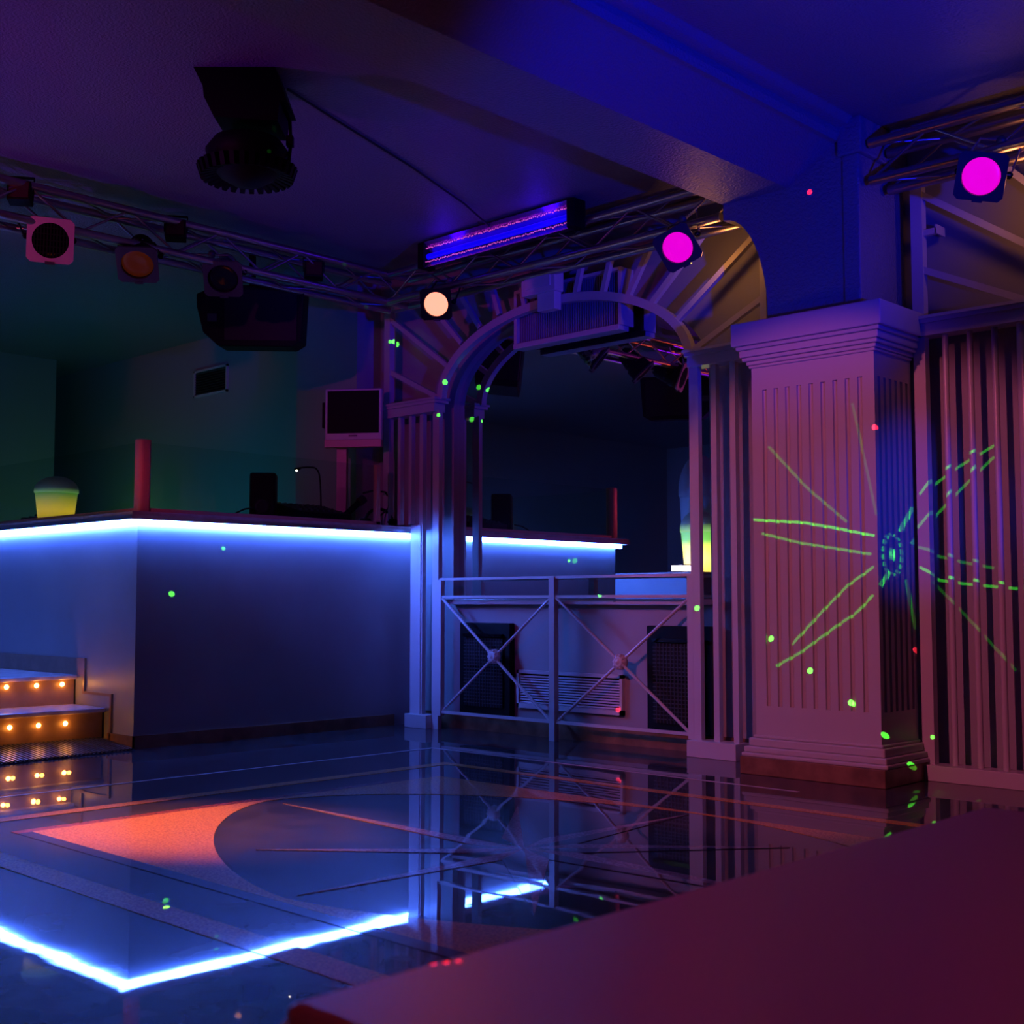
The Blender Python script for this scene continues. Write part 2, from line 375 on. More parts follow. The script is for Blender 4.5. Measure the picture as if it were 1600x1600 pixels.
# ------------------------------------------------------------------ trellises
def trellis(dx, YT, label, first):
    t = thing('arch_trellis', label, 'trellis', (-5.15 + dx, YT, 0), group='white metal arch trellises')
    D = .045
    def P(name, a, b_, w, d=D): return MB().bar((a[0] + dx, YT, a[1]), (b_[0] + dx, YT, b_[1]), w, d).build(name, 'white_metal', t)
    zb = 1.385 if first else .075
    P('outer_post', (-6.735, zb), (-6.735, 2.94), .06); 
    P('outer_post', (-3.565, .0 if first else .075), (-3.565, 2.94), .06) if not first else P('outer_post', (-3.62, 2.27), (-3.62, 2.94), .04)
    P('top_rail', (-6.76, 2.925), (-3.60, 2.925), .035)
    # springers: stepped boxes under the arch
    def springer(x0, x1, z0, z1):
        m_ = MB(); m_.box((x0 + dx, YT - .05, z0), (x1 + dx, YT + .05, z1 - .035)).box((x0 - .012 + dx, YT - .065, z1 - .035), (x1 + .02 + dx, YT + .065, z1 - .015)).box((x0 - .02 + dx, YT - .075, z1 - .015), (x1 + .03 + dx, YT + .075, z1))
        m_.build('springer', 'white_metal', t)
    springer(-6.735, -6.205, 2.14, 2.235); springer(-4.105, -3.60, 2.165, 2.26)
    A0, B0, Z0 = 1.035, .505, 2.225; wv_ = .027
    n = 40; vs = []; fs = []
    for i in range(n + 1):
        th = math.pi * i / n
        for r_ in (-wv_, wv_):
            for yy in (-D / 2, D / 2):
                vs.append((AX + dx + (A0 + r_) * math.cos(th), YT + yy, Z0 + (B0 + r_) * math.sin(th)))
    for i in range(n):
        k = i * 4
        fs += [(k, k + 4, k + 6, k + 2), (k + 1, k + 3, k + 7, k + 5), (k, k + 1, k + 5, k + 4), (k + 2, k + 6, k + 7, k + 3)]
    MB().add(vs, fs).build('arch_bar', 'white_metal', t)
    for a, b_ in [((-6.74, 2.49), (-6.20, 2.235)), ((-6.735, 2.87), (-6.10, 2.43)), ((-6.33, 2.93), (-5.985, 2.58)), ((-6.0, 2.92), (-5.81, 2.66)), ((-5.70, 2.92), (-5.63, 2.72)),
                 ((-5.445, 2.92), (-5.40, 2.73)), ((-5.17, 2.92), (-5.17, 2.74)), ((-4.924, 2.92), (-4.975, 2.73)), ((-4.691, 2.92), (-4.755, 2.71)), ((-4.395, 2.92), (-4.56, 2.66)), ((-4.02, 2.92), (-4.385, 2.585)),
                 ((-3.62, 2.885), (-4.225, 2.44)), ((-3.62, 2.495), (-4.11, 2.26))]:
        P('spoke', a, b_, .032, .03)
    if first:
        for x, w, z0 in ((-6.60, .03, 1.385), (-6.485, .03, 1.385), (-6.37, .034, .09), (-6.222, .062, .0)): P('bar', (x, z0), (x, 2.15), w, .035)
        P('short_post', (-6.415, .09), (-6.415, 1.375), .10, .05)
        for x, w in ((-4.087, .062), (-3.954, .036), (-3.828, .034)): P('bar', (x, .09), (x, 2.175), w, .035)
        MB().box((-6.47, YT - .07, 0), (-6.252, YT + .06, .09)).build('foot', 'white_metal', t, bevel=.003)
        MB().box((-4.12, YT - .07, 0), (-3.80, YT + .06, .09)).build('foot', 'white_metal', t, bevel=.003)
    else:
        for x, w in ((-6.612, .03), (-6.49, .03), (-6.37, .03), (-6.235, .062), (-4.087, .062), (-3.954, .03), (-3.83, .03)):
            MB().tube([(x + dx, YT, .07), (x + dx, YT, 2.18)], w / 2, 12).build('bar', 'white_metal', t)
        MB().box((-6.765 + dx, YT - .06, 0), (-6.19 + dx, YT + .06, .075)).build('foot', 'white_metal', t, bevel=.003)
        MB().box((-4.12 + dx, YT - .06, 0), (-3.53 + dx, YT + .06, .075)).build('foot', 'white_metal', t, bevel=.003)
        MB().box((-6.71 + dx, YT - .012, 2.645), (-6.64 + dx, YT + .012, 2.675)).box((-6.645 + dx, YT - .012, 2.645), (-6.635 + dx, YT + .08, 2.69)).build('wall_clip', 'white_metal', t)
    return t
trellis(0, 5.74, 'white metal arch trellis with radiating spokes in front of the mirror', True)
trellis(3.985, 5.76, 'white metal trellis with vertical bars cut by the right edge, beside the pillar', False)
bl = thing('balustrade', 'low white metal railing with crossed rods and rosettes under the trellis arch', 'railing', (-5.16, 5.74, 0))
MB().bar((-6.19, 5.74, 1.0), (-4.1, 5.74, 1.0), .016, .02).build('rail', 'white_metal', bl)
MB().bar((-6.19, 5.74, .88), (-4.1, 5.74, .88), .018, .02).build('rail', 'white_metal', bl)
MB().bar((-6.19, 5.74, .115), (-4.1, 5.74, .115), .018, .02).build('rail', 'white_metal', bl)
MB().box((-5.187, 5.72, 0), (-5.143, 5.76, 1.005)).build('post', 'white_metal', bl)
MB().box((-6.195, 5.722, .09), (-6.165, 5.758, .995)).build('post', 'white_metal', bl)
MB().box((-4.145, 5.722, .09), (-4.105, 5.758, 1.005)).build('post', 'white_metal', bl)
for a, b_ in ((-6.17, -5.19), (-5.14, -4.14)):
    MB().tube([(a, 5.735, .875), (b_, 5.735, .12)], .0095, 8).build('cross_rod', 'white_metal', bl)
    MB().tube([(a, 5.745, .12), (b_, 5.745, .875)], .0095, 8).build('cross_rod', 'white_metal', bl)
    r = MB().lathe([(0, .035), (.012, .034), (.018, .026), (.022, .03), (.034, .024), (.036, .016), (.046, .012), (.048, -.012), (.036, -.018), (.03, -.026), (0, -.03)], 20)
    for k in range(10):
        an = 2 * math.pi * k / 10; r.lathe([(0, .022), (.008, .018), (.011, .008), (.009, -.006), (0, -.012)], 8, (.037 * math.cos(an), .037 * math.sin(an), .004))
    o = r.build('rosette', 'white_metal', bl, local=True); o.location = ((a + b_) / 2 + 5.16, 0, .4975); o.rotation_euler = (R(90), 0, 0)
cb = thing('control_box', 'white T shaped box fixed over the crown of the trellis arch', 'box', (-5.19, 5.68, 2.66))
MB().box((-5.335, 5.63, 2.765), (-5.05, 5.715, 2.90)).build('housing', 'cream_plastic', cb, bevel=.006)
MB().box((-5.30, 5.622, 2.80), (-5.085, 5.632, 2.885)).build('cover', 'cream_plastic', cb, bevel=.003)
MB().box((-5.215, 5.65, 2.655), (-5.07, 5.715, 2.77)).build('lower_housing', 'cream_plastic', cb, bevel=.004)

# ------------------------------------------------------------------ trusses
def truss(name, p, q, side, h, label):
    # square truss; p,q = bottom front chord ends; side = offset to the back chords; h = height
    p, q, side = Vector(p), Vector(q), Vector(side); up = Vector((0, 0, h))
    t = thing(name, label, 'truss', tuple(p))
    for o_ in (Vector(), side, up, side + up): MB().tube([p + o_, q + o_], .024, 12).build('chord', 'alu', t)
    L = (q - p).length; n = max(2, round(L / .30)); d = (q - p) / n
    for f0, f1 in ((Vector(), up), (side, side + up), (Vector(), side), (up, side + up)):
        base = None
        for i in range(n):
            a, b_ = (f0, f1) if i % 2 == 0 else (f1, f0)
            key = i % 2
            MB().tube([p + d * i + a, p + d * (i + 1) + b_], .0075, 6).build('brace', 'alu', t)
    return t
truss('lighting_truss', (-6.42, -1.0, 2.89), (-6.42, 5.64, 2.89), (-.20, 0, 0), .19, 'aluminium lighting truss running over the front of the booth on the left')
truss('lighting_truss', (-6.40, 5.45, 2.885), (-3.70, 5.45, 2.885), (0, .19, 0), .185, 'aluminium lighting truss spanning the top of the arch trellis')
truss('lighting_truss', (-2.84, 5.45, 2.875), (.8, 5.45, 2.875), (0, .19, 0), .185, 'aluminium lighting truss at upper right above the cropped trellis')

# ------------------------------------------------------------------ stage lamps
def par_can(loc, aim, lens, label, hang=None, frame='dark_frame', body='steel', grid=False, light=None, scale=1.0, leak=False, yoke=True, group='round stage lamps', roll=0):
    loc = Vector(loc); d = (Vector(aim) - loc).normalized()
    q = d.to_track_quat('Z', 'Y'); q = q @ Matrix.Rotation(R(roll), 3, 'Z').to_quaternion()
    t = thing('stage_lamp', label, 'stage light', tuple(loc), q.to_euler(), group)
    s = scale
    MB().lathe([(.0, -.24 * s), (.035 * s, -.24 * s), (.06 * s, -.21 * s), (.072 * s, -.15 * s), (.078 * s, -.09 * s), (.09 * s, -.085 * s), (.092 * s, -.01 * s), (.088 * s, -.01 * s), (.086 * s, -.08 * s)], 28).build('can', body, t, local=True)
    MB().lathe([(0, -.022 * s), (.04 * s, -.018 * s), (.078 * s, -.012 * s), (.082 * s, -.016 * s)], 28).build('lens', lens, t, local=True)
    f = MB(); e = .105 * s; ri = .083 * s; n = 32; z0, z1 = -.008 * s, .004 * s
    sq = []
    for i in range(n):
        a = 2 * math.pi * (i + .5) / n; c, s_ = math.cos(a), math.sin(a); k = e / max(abs(c), abs(s_)); sq.append((c * k, s_ * k))
    vs = [(ri * math.cos(2 * math.pi * (i + .5) / n), ri * math.sin(2 * math.pi * (i + .5) / n), z) for z in (z0, z1) for i in range(n)] + [(x, y, z) for z in (z0, z1) for x, y in sq]
    fs = []
    for i in range(n):
        j = (i + 1) % n
        fs += [(n + i, 3 * n + i, 3 * n + j, n + j), (i, j, 2 * n + j, 2 * n + i), (i, n + i, n + j, j), (2 * n + i, 2 * n + j, 3 * n + j, 3 * n + i)]
    f.add(vs, fs).build('gel_frame', frame, t, local=True)
    MB().box((-.022 * s, -.112 * s, -.02 * s), (.022 * s, -.098 * s, .008 * s)).build('frame_clip', 'dark_frame', t, local=True)
    if grid:
        for k in range(-5, 6):
            h = math.sqrt(max(0, .083 ** 2 - (k * .0145) ** 2)) * s
            MB().box((k * .0145 * s - .0035 * s, -h, -.006 * s), (k * .0145 * s + .0035 * s, h, .002 * s)).build('louvre', 'black', t, local=True)
            if k % 2 == 0: MB().box((-h, k * .0145 * s - .002 * s, -.006 * s), (h, k * .0145 * s + .002 * s, .003 * s)).build('louvre', 'black', t, local=True)
    for k in range(6):
        a = 2 * math.pi * k / 6 + .3
        MB().lathe([(0, -.004 * s), (.007 * s, 0), (0, .004 * s)], 8, (.077 * s * math.cos(a), .077 * s * math.sin(a), -.125 * s)).build('rivet', 'vent_glow' if leak else 'steel', t, local=True)
    if leak:   # hot light escaping through the vent slots behind the colour frame
        for a in (R(60), R(100), R(150)):
            vs = []
            for da in (-.16, .16):
                for z in (-.05 * s, -.02 * s):
                    for r_ in (.0915 * s, .0945 * s): vs.append((r_ * math.cos(a + da), r_ * math.sin(a + da), z))
            MB().add(vs, [(0,1,3,2),(4,6,7,5),(0,2,6,4),(1,5,7,3),(0,4,5,1),(2,3,7,6)]).build('vent_slot', 'vent_glow', t, local=True)
    if yoke and hang is not None:
        inv = q.to_matrix().inverted(); hl = inv @ (Vector(hang) - loc)
        side = Vector((1, 0, 0)); 
        pts = [Vector((-.1 * s, 0, -.10 * s)), Vector((-.115 * s, 0, -.10 * s)), hl + Vector((-.1 * s, 0, 0)) * .9, hl + Vector((.1 * s, 0, 0)) * .9, Vector((.115 * s, 0, -.10 * s)), Vector((.1 * s, 0, -.10 * s))]
        y = MB()
        for a, b_ in zip(pts[:-1], pts[1:]): y.bar(a, b_, .006, .028, up=(0, .3, 1))
        y.build('yoke', body if body == 'black' else 'alu', t, local=True)
        MB().lathe([(0, -.016), (.022, -.016), (.022, .016), (0, .016)], 12, tuple(hl)).build('clamp', 'dark_frame', t, local=True)
    for sx in (-1, 1):
        MB().lathe([(0, -.012), (.016, -.012), (.016, .012), (0, .012)], 10, (sx * .108 * s, 0, -.10 * s)).build('yoke_knob', 'black', t, local=True)
    if light:
        col, watts, cone = light
        sp = spot('stage_lamp_light', tuple(loc + d * .03), aim, col, watts, cone, .6, .05)
    return t
# on the truss over the booth
par_can((-6.40, 3.05, 2.80), (-3.3, 1.7, 1.5), 'lens_off', 'stage lamp with a pink lit square frame and dark grid, leftmost under the truss', (-6.45, 3.0, 2.90), frame='gel_frame', body='black', grid=True, scale=1.15)
par_can((-6.42, 3.58, 2.775), (-4.6, 2.2, .4), 'lens_ember', 'stage lamp with a dim dark orange lens hanging from the left truss', (-6.47, 3.6, 2.92), frame='dark_frame', body='black', scale=1.1)
par_can((-6.42, 4.15, 2.80), (-4.9, 2.9, 1.2), 'lens_off', 'unlit chrome stage lamp in front of the hanging black speaker', (-6.47, 4.1, 2.95), frame='dark_frame', body='steel', scale=1.1)
# on the truss over the arch
par_can((-5.80, 5.33, 2.745), (-2.9, 1.6, .75), 'lens_orange', 'glowing orange stage lamp at the left end of the arch truss', (-5.80, 5.45, 2.92), body='black', light=((1.0, .13, .01), 22, 34), frame='black', scale=.95)
par_can((-3.90, 5.33, 2.735), (-2.0, 1.4, .6), 'lens_magenta', 'glowing magenta stage lamp at the right end of the arch truss', (-3.95, 5.45, 2.93), light=((1.0, .02, .5), 7, 60), leak=True, roll=25)
par_can((-2.235, 5.30, 2.715), (-1.2, 1.6, .9), 'lens_magenta', 'glowing magenta stage lamp under the truss at the upper right corner', (-2.2, 5.45, 2.91), light=((1.0, .02, .35), 6, 60), leak=True, roll=-14)
point('lamp_vent_light', (-3.86, 5.52, 2.72), (1, .36, .08), 1.3, .03)
point('lamp_vent_light', (-2.20, 5.50, 2.74), (1, .32, .10), 1.4, .05)
# the wash lamps outside the picture
for nm, loc, aim, col, watts, cone, bl_ in WASH:
    d = (Vector(aim) - Vector(loc)).normalized()
    words = {'blue_wash': 'blue uplight standing right of the table', 'blue_side': 'narrow blue spot beside the right wall', 'pink_wash': 'pink stage lamp hung beside the ceiling beam', 'post_red': 'narrow red pin spot hung over the dance floor aimed at the booth corner', 'truss_red': 'red stage lamp hung over the dance floor aimed at the left truss', 'rose_wash': 'rose stage lamp hung over the near side of the dance floor', 'violet_wash': 'violet floor uplight left of the dance floor',
             'teal_wash': 'teal uplight on the floor inside the booth', 'red_wash': 'red stage lamp hung over the low table', 'amber_wash': 'amber stage lamp on the near end of the left truss', 'corner_blue': 'blue spot hung from the ceiling over the stair side of the dance floor'}[nm]
    hang = (loc[0], loc[1], loc[2] + .18 if loc[2] > 1.5 else loc[2] - .2)
    o = par_can(Vector(loc) - d * .06, aim, 'lens_wash', words, hang, body='black', group=None)
    base_z = hang[2]
    if loc[2] < 1.5:
        inv = o.rotation_euler.to_matrix().inverted()
        def loc_(p): return inv @ (Vector(p) - o.location)
        MB().tube([loc_(hang), loc_((hang[0], hang[1], 0))], .02, 8).build('stand_pole', 'black', o, local=True)
    else:
        inv = o.rotation_euler.to_matrix().inverted()
        def loc_(p): return inv @ (Vector(p) - o.location)
        MB().tube([loc_(hang), loc_((hang[0], hang[1], 3.2))], .012, 8).build('drop_rod', 'black', o, local=True)
# small flood heads clamped inside the left truss
for (y, z, lab) in ((2.90, 3.03, 'small black flood head in the left truss at the picture edge'), (3.84, 3.03, 'small black flood head in the middle of the left truss'), (4.85, 2.985, 'small black flood head near the inner corner of the left truss')):
    t = thing('flood_head', lab, 'stage light', (-6.45, y, z), (0, R(-12), R(-35)), 'small flood heads on the left truss')
    MB().prism([(-.05, -.045), (.05, -.055), (.05, .055), (-.05, .045)], 1, -.06, .06).build('housing', 'black', t, local=True, bevel=.004)
    MB().box((.05, -.05, -.045), (.054, .05, .045)).build('glass_front', 'flood_glass', t, local=True)
    MB().bar((0, -.066, 0), (0, -.066, .10), .02, .005).bar((0, .066, 0), (0, .066, .10), .02, .005).bar((0, -.066, .10), (0, .066, .10), .02, .005, up=(0, 0, 1)).build('bracket', 'black', t, local=True)
# ultraviolet tube bar on top of the arch truss
uv = thing('ultraviolet_bar', 'long blue violet tube light lying on the arch truss', 'tube light', (-5.3, 5.38, 3.08))
A = Vector((-5.95, 5.37, 3.085)); B = Vector((-4.66, 5.37, 3.085))
uvp = [(-.075, -.06), (.02, -.085), (.03, -.075), (-.055, -.045), (-.055, .045), (.03, .075), (.02, .085), (-.075, .06)]
MB().box((A.x, 5.40, 3.03), (B.x, 5.43, 3.15)).build('back_plate', 'dark_frame', uv)
for sgn, nm in ((1, 'reflector'), (-1, 'reflector')):
    MB().add([(A.x, 5.40, 3.09 + sgn * .02), (B.x, 5.40, 3.09 + sgn * .02), (B.x, 5.335, 3.09 + sgn * .085), (A.x, 5.335, 3.09 + sgn * .085), (A.x, 5.402, 3.092 + sgn * .02), (B.x, 5.402, 3.092 + sgn * .02), (B.x, 5.337, 3.092 + sgn * .085), (A.x, 5.337, 3.092 + sgn * .085)],
             [(0,1,2,3),(7,6,5,4),(0,4,5,1),(2,6,7,3),(1,5,6,2),(3,7,4,0)]).build(nm, 'uv_reflector', uv)
MB().tube([A + Vector((.02, 0, 0)), B - Vector((.02, 0, 0))], .019, 14).build('tube', 'uv_tube', uv)
for sgn in (-1, 1):   # strings of tiny pink bulbs either side of the tube
    g = MB()
    for i in range(80):
        x = A.x + .03 + (B.x - A.x - .06) * i / 79; g.lathe([(0, -.006), (.006, 0), (0, .006)], 6, (x, 5.352 + random.uniform(-.003, .003), 3.09 + sgn * (.045 + random.uniform(-.004, .004))))
    o = g.build('bead_string', 'lens_pink' if 'lens_pink' in M else 'uv_bead' if 'uv_bead' in M else mat('uv_bead', (.7, .2, .5), .3, emit=((1.0, .12, .55), .55)).name, uv); o['kind'] = 'stuff'
for x in (A.x, B.x): MB().box((x - .03, 5.33, 3.01), (x + .03, 5.435, 3.18)).build('end_cap', 'black', uv, bevel=.005)
for x in (-5.7, -4.9): point('ultraviolet_light', (x, 5.30, 3.09), (.03, .0, 1.0), .5, .04)

# moving effect light on the ceiling
ef = thing('effect_light', 'black rotating effect light with a spiked disc hanging from the ceiling', 'stage light', (-4.667, 3.09, 3.2), (0, 0, YAW))
k_ = 1 / 352
prof = [(-64, 0), (63, 0), (82, -53), (70, -53), (68, -86), (-31, -79), (-47, -47), (-49, -30)]
MB().prism([(x * k_, z * k_) for x, z in prof][::-1], 1, -.12, .12).build('housing', 'black', ef, local=True)
cx, cz, rad = 13 * k_, -124 * k_, .185
MB().lathe([(0, -.15), (.06, -.14), (.12, -.105), (.165, -.05), (rad, .01), (.15, .06), (.06, .09), (0, .095)], 32, (cx, 0, cz)).build('dome', 'black', ef, local=True)
for i in range(30):
    a = 2 * math.pi * i / 30
    o = MB().box((rad - .03, -.011, -.045), (rad + .045, .011, .012)).build('spike', 'black', ef, local=True); o.location = (cx, 0, cz); o.rotation_euler = (0, R(18), a)
MB().tube([(.20, 0, -.14), (.225, 0, -.2), (.23, 0, -.3), (.22, 0, -.42)], .008, 8).build('bracket_arm', 'black', ef, local=True)
MB().box((.212, -.018, -.315), (.242, .018, -.27)).build('knob', 'black', ef, local=True)
cbl = MB().tube([(-4.60, 3.30, 3.192), (-4.75, 3.75, 3.19), (-4.95, 4.35, 3.192), (-5.2, 5.0, 3.19), (-5.4, 5.5, 3.15)], .006, 6).build('ceiling_cable', 'cable'); tag(cbl, 'thin black cable running along the ceiling from effect light to arch truss', 'cable')

# hanging loudspeakers over the booth
def loudspeaker(loc, rz, tilt, label):
    t = thing('hanging_speaker', label, 'speaker', loc, (R(tilt), 0, rz), 'black loudspeakers hung over the booth')
    # wedge section: long cabinet lying on its side
    MB().prism([(-.34, .0), (-.30, -.17), (-.20, -.26), (.28, -.26), (.34, -.22), (.36, .14), (-.20, .14), (-.34, .08)][::-1], 1, -.17, .17).build('cabinet', 'black', t, local=True, bevel=.008)
    MB().box((-.16, -.178, -.22), (.31, -.168, .11)).build('grille', 'mesh_black', t, local=True)
    MB().box((-.27, -.176, -.10), (-.21, -.168, -.05)).build('badge', 'dark_frame', t, local=True)
    return t
RU = YAW
s1 = loudspeaker((-6.97, 4.74, 2.80), YAW + R(4), 6, 'big black loudspeaker hanging behind the left truss')
s2 = loudspeaker((-6.86, 2.45, 2.80), R(150), 6, 'big black loudspeaker hanging over the stairs, seen only in the mirror')
for s_ in (s1, s2):
    MB().box((-.02, -.02, .12), (.02, .02, .42)).build('hanger', 'black', s_, local=True)

# ------------------------------------------------------------------ booth
bo = thing('booth_counter', 'tall pale booth counter with a white blue light strip under its top', 'counter', (-6.66, 3.77, 0))
XF, YF = -6.62, 3.73
MB().box((XF - .07, YF, 0), (XF, YW, 1.345)).build('side_panel', 'paint_grey', bo)
MB().box((-11.54, YF, 0), (XF - .07, YF + .07, 1.345)).build('front_panel', 'paint_grey', bo)
OV = .085
MB().box((XF - .50, YF - OV, 1.345), (XF + OV, YW, 1.372)).build('countertop', 'tread', bo, bevel=.004)
MB().box((-11.54, YF - OV, 1.345), (XF - .50, YF + .50, 1.372)).build('countertop', 'tread', bo, bevel=.004)
MB().box((XF + OV - .012, YF - OV, 1.325), (XF + OV + .004, YW, 1.350)).build('edge_profile', 'alu', bo)
MB().box((-11.54, YF - OV - .004, 1.325), (XF + OV, YF - OV + .012, 1.350)).build('edge_profile', 'alu', bo)
MB().box((XF + .006, YF - .06, 1.294), (XF + .024, YW - .02, 1.343)).build('led_strip', 'led', bo)
MB().box((-11.5, YF - .024, 1.294), (XF + .006, YF - .006, 1.343)).build('led_strip', 'led', bo)
MB().box((XF + .0, YF - .012, 0), (XF + .014, 5.70, .075)).build('skirting', 'marble', bo)
MB().box((-6.90, YF - .014, 0), (XF + .014, YF, .075)).build('skirting', 'marble', bo)
# glass screen on the counter
MB().box((XF - .015, 3.80, 1.372), (XF + .02, 5.56, 1.398)).build('screen_rail', 'copper_paint', bo)
MB().box((-11.5, YF + .0, 1.372), (XF - .02, YF + .035, 1.398)).build('screen_rail', 'copper_paint', bo)
pst = MB(); ps = []
for i in range(24):
    a = 2 * math.pi * i / 24; rr = .042; ps.append((XF - .01 + rr * math.copysign(abs(math.cos(a)) ** .7, math.cos(a)), YF + .03 + rr * math.copysign(abs(math.sin(a)) ** .7, math.sin(a))))
pst.prism(ps, 2, 1.372, 1.80).build('corner_post', 'copper_paint', bo)
MB().box((XF - .015, 5.52, 1.372), (XF + .02, 5.555, 1.79)).build('end_post', 'copper_paint', bo)
MB().box((XF - .004, 3.80, 1.396), (XF + .004, 5.525, 1.785)).build('glass_pane', 'glass', bo)
MB().box((-11.4, YF + .012, 1.396), (XF - .05, YF + .02, 1.785)).build('glass_pane', 'glass', bo)
# stairs beside the booth
st = thing('booth_stairs', 'short marble stairs with small amber lights under the nosings', 'stairs', (-7.2, 3.1, 0))
YS0, YS1 = 2.56, 3.715
MB().box((-7.32, YS0, 0), (-6.96, YS1, .195)).build('riser', 'riser', st)
MB().box((-7.34, YS0, .195), (-6.915, YS1, .222)).build('tread', 'tread', st, bevel=.006)
MB().box((-11.54, YS0, 0), (-7.32, YS1, .375)).build('riser', 'riser', st)
MB().box((-11.54, YS0, .375), (-7.275, YS1, .402)).build('tread', 'tread', st, bevel=.006)
MB().prism([(-11.5, .402), (-7.215, .402), (-7.215, .29), (-6.88, .29), (-6.88, .0), (-6.86, .0), (-6.86, .305), (-7.195, .305), (-7.195, .505), (-11.5, .505)], 1, 3.716, 3.7295).build('stringer', 'riser', st)
for xr, zz, ys in ((-6.958, .142, (2.66, 2.825, 2.99, 3.155, 3.323, 3.485)), (-7.318, .345, (2.75, 2.93, 3.11, 3.292, 3.476, 3.638))):
    for y in ys:
        o = MB().lathe([(0, .012), (.008, .010), (.014, .0), (.014, -.004), (0, -.004)], 12).build('step_light', 'step_bulb', st, local=True)
        o.location = (xr + 7.2, y - 3.1, zz); o.rotation_euler = (0, R(90), 0)
for xr, zz, ys in ((-6.90, .135, (3.155, 3.323, 3.485)), (-7.26, .34, (3.292, 3.476, 3.638))):
    for y in ys: point('step_lamp_light', (xr, y, zz), (1, .32, .03), .16, .012)
mt = thing('ribbed_mat', 'dark ribbed rubber mat sloping up to the bottom stair', 'mat', (-6.75, 3.1, 0))
MB().add([(-6.44, YS0, 0), (-6.955, YS0, 0), (-6.955, YS0, .042), (-6.44, YS0, .006), (-6.56, 3.71, 0), (-6.955, 3.71, 0), (-6.955, 3.71, .042), (-6.56, 3.71, .006)], [(0, 1, 2, 3), (7, 6, 5, 4), (3, 2, 6, 7), (0, 3, 7, 4), (1, 5, 6, 2), (0, 4, 5, 1)]).build('base', 'mat_rubber', mt)
g = MB()
for i in range(44):
    y = YS0 + .02 + (3.70 - YS0 - .03) * i / 43; f = (y - YS0) / (3.71 - YS0); xe = -6.44 - .12 * f
    g.bar((xe, y, .010), (-6.955, y, .046), .012, .008, up=(0, 0, 1))
o = g.build('ribs', 'mat_rubber', mt); o['kind'] = 'stuff'
# low wall on the other side of the stairs
pw = thing('stair_wall', 'low painted wall on the far side of the stairs, seen in the mirror', 'wall', (-8, 1.9, 0))
MB().box((-9.2, 1.2, 0), (-6.62, 2.55, 1.09)).build('body', 'paint_grey', pw)
MB().box((-9.24, 1.16, 1.09), (-6.58, 2.56, 1.12)).build('cap', 'tread', pw, bevel=.004)

# pot lamps
def pot_lamp(loc, r, h, shade, label, lit):
    t = thing('pot_lamp', label, 'lamp', loc, None, 'flared pot lamps with domed lids')
    MB().lathe([(0, 0), (r * .76, 0), (r * .80, h * .05), (r * .97, h * .62), (r * .985, h * .66), (0, h * .66)], 32).build('pot', shade, t, local=True)
    pr = [(r * .99, h * .645), (r * 1.03, h * .66), (r * 1.03, h * .70)]
    for i in range(1, 9):
        a = R(90) * i / 8; pr.append((r * 1.03 * math.cos(a), h * .70 + h * .30 * math.sin(a)))
    MB().lathe(pr, 32).build('dome', 'dome_' + shade if 'dome_' + shade in M else shade, t, local=True)
    if lit: point('pot_lamp_light', (loc[0] + r * 1.6, loc[1] - .05, loc[2] + h * .5), (.75, 1.0, .12), lit, .05)
    return t
pot_lamp((-8.16, 3.98, 1.372), .142, .335, 'shade_lit', 'round pot lamp glowing yellow green on the booth counter', 0)
point('pot_lamp_light', (-10.6, 5.45, 1.5), (.30, 1.0, .10), 1.4, .01)  # added green fill near the booth wall, apart from any pot lamp
pot_lamp((-6.95, 2.06, 1.12), .175, .60, 'shade_bright', 'short pot lamp glowing yellow in the mirror, in front of the tall unlit one', 0)
pot_lamp((-7.18, 1.72, 1.12), .20, 1.18, 'shade_unlit', 'tall unlit pot lamp in the mirror behind the short glowing one', 0)
wl = thing('light_bar', 'tiny white violet light bar beside the glowing pot lamp in the mirror', 'light', (-6.85, 2.47, 1.12))
MB().box((-6.90, 2.38, 1.12), (-6.80, 2.56, 1.19)).build('housing', 'black', wl); MB().box((-6.90, 2.37, 1.13), (-6.795, 2.565, 1.18)).build('lens', 'white_led', wl)

# ------------------------------------------------------------------ things on the counter
mo = thing('monitor', 'small square flat monitor with a pink beige frame above the booth', 'monitor', (-6.83, 5.50, 1.372), (0, 0, R(36)))
MB().box((-.205, -.02, .60), (.205, .03, .97)).build('shell', 'monitor_shell', mo, local=True, bevel=.008)
MB().box((-.185, -.024, .655), (.185, -.018, .955)).build('screen', 'black', mo, local=True)
MB().box((-.205, -.03, .555), (.205, .02, .61)).build('speaker_strip', 'copper_paint', mo, local=True, bevel=.004)
MB().box((-.03, -.026, .632), (.03, -.020, .642)).build('badge', 'dark_frame', mo, local=True)
MB().box((-.23, .0, .70), (-.205, .06, .88)).build('side_unit', 'black', mo, local=True)
MB().box((-.13, .03, .0), (-.06, .08, .62)).build('stand', 'copper_paint', mo, local=True)
sp_ = thing('desk_speaker', 'small black upright speaker box on the booth counter', 'speaker', (-6.90, 4.80, 1.372), (0, 0, R(50)))
MB().box((-.085, -.08, 0), (.085, .08, .325)).build('cabinet', 'black', sp_, local=True, bevel=.014)
MB().lathe([(0, .004), (.03, .0), (.05, .006), (.055, 0)], 18).build('woofer', 'mesh_black', sp_, local=True).location = (0, -.08, .10)
sp_.children[-1].rotation_euler = (R(90), 0, 0)
cb_ = MB().tube([(-6.86, 4.70, 1.46), (-6.85, 4.62, 1.45), (-6.84, 4.55, 1.42), (-6.84, 4.50, 1.38)], .006, 6).build('speaker_cable', 'cable'); tag(cb_, 'thin black cable bending left from the desk speaker', 'cable')
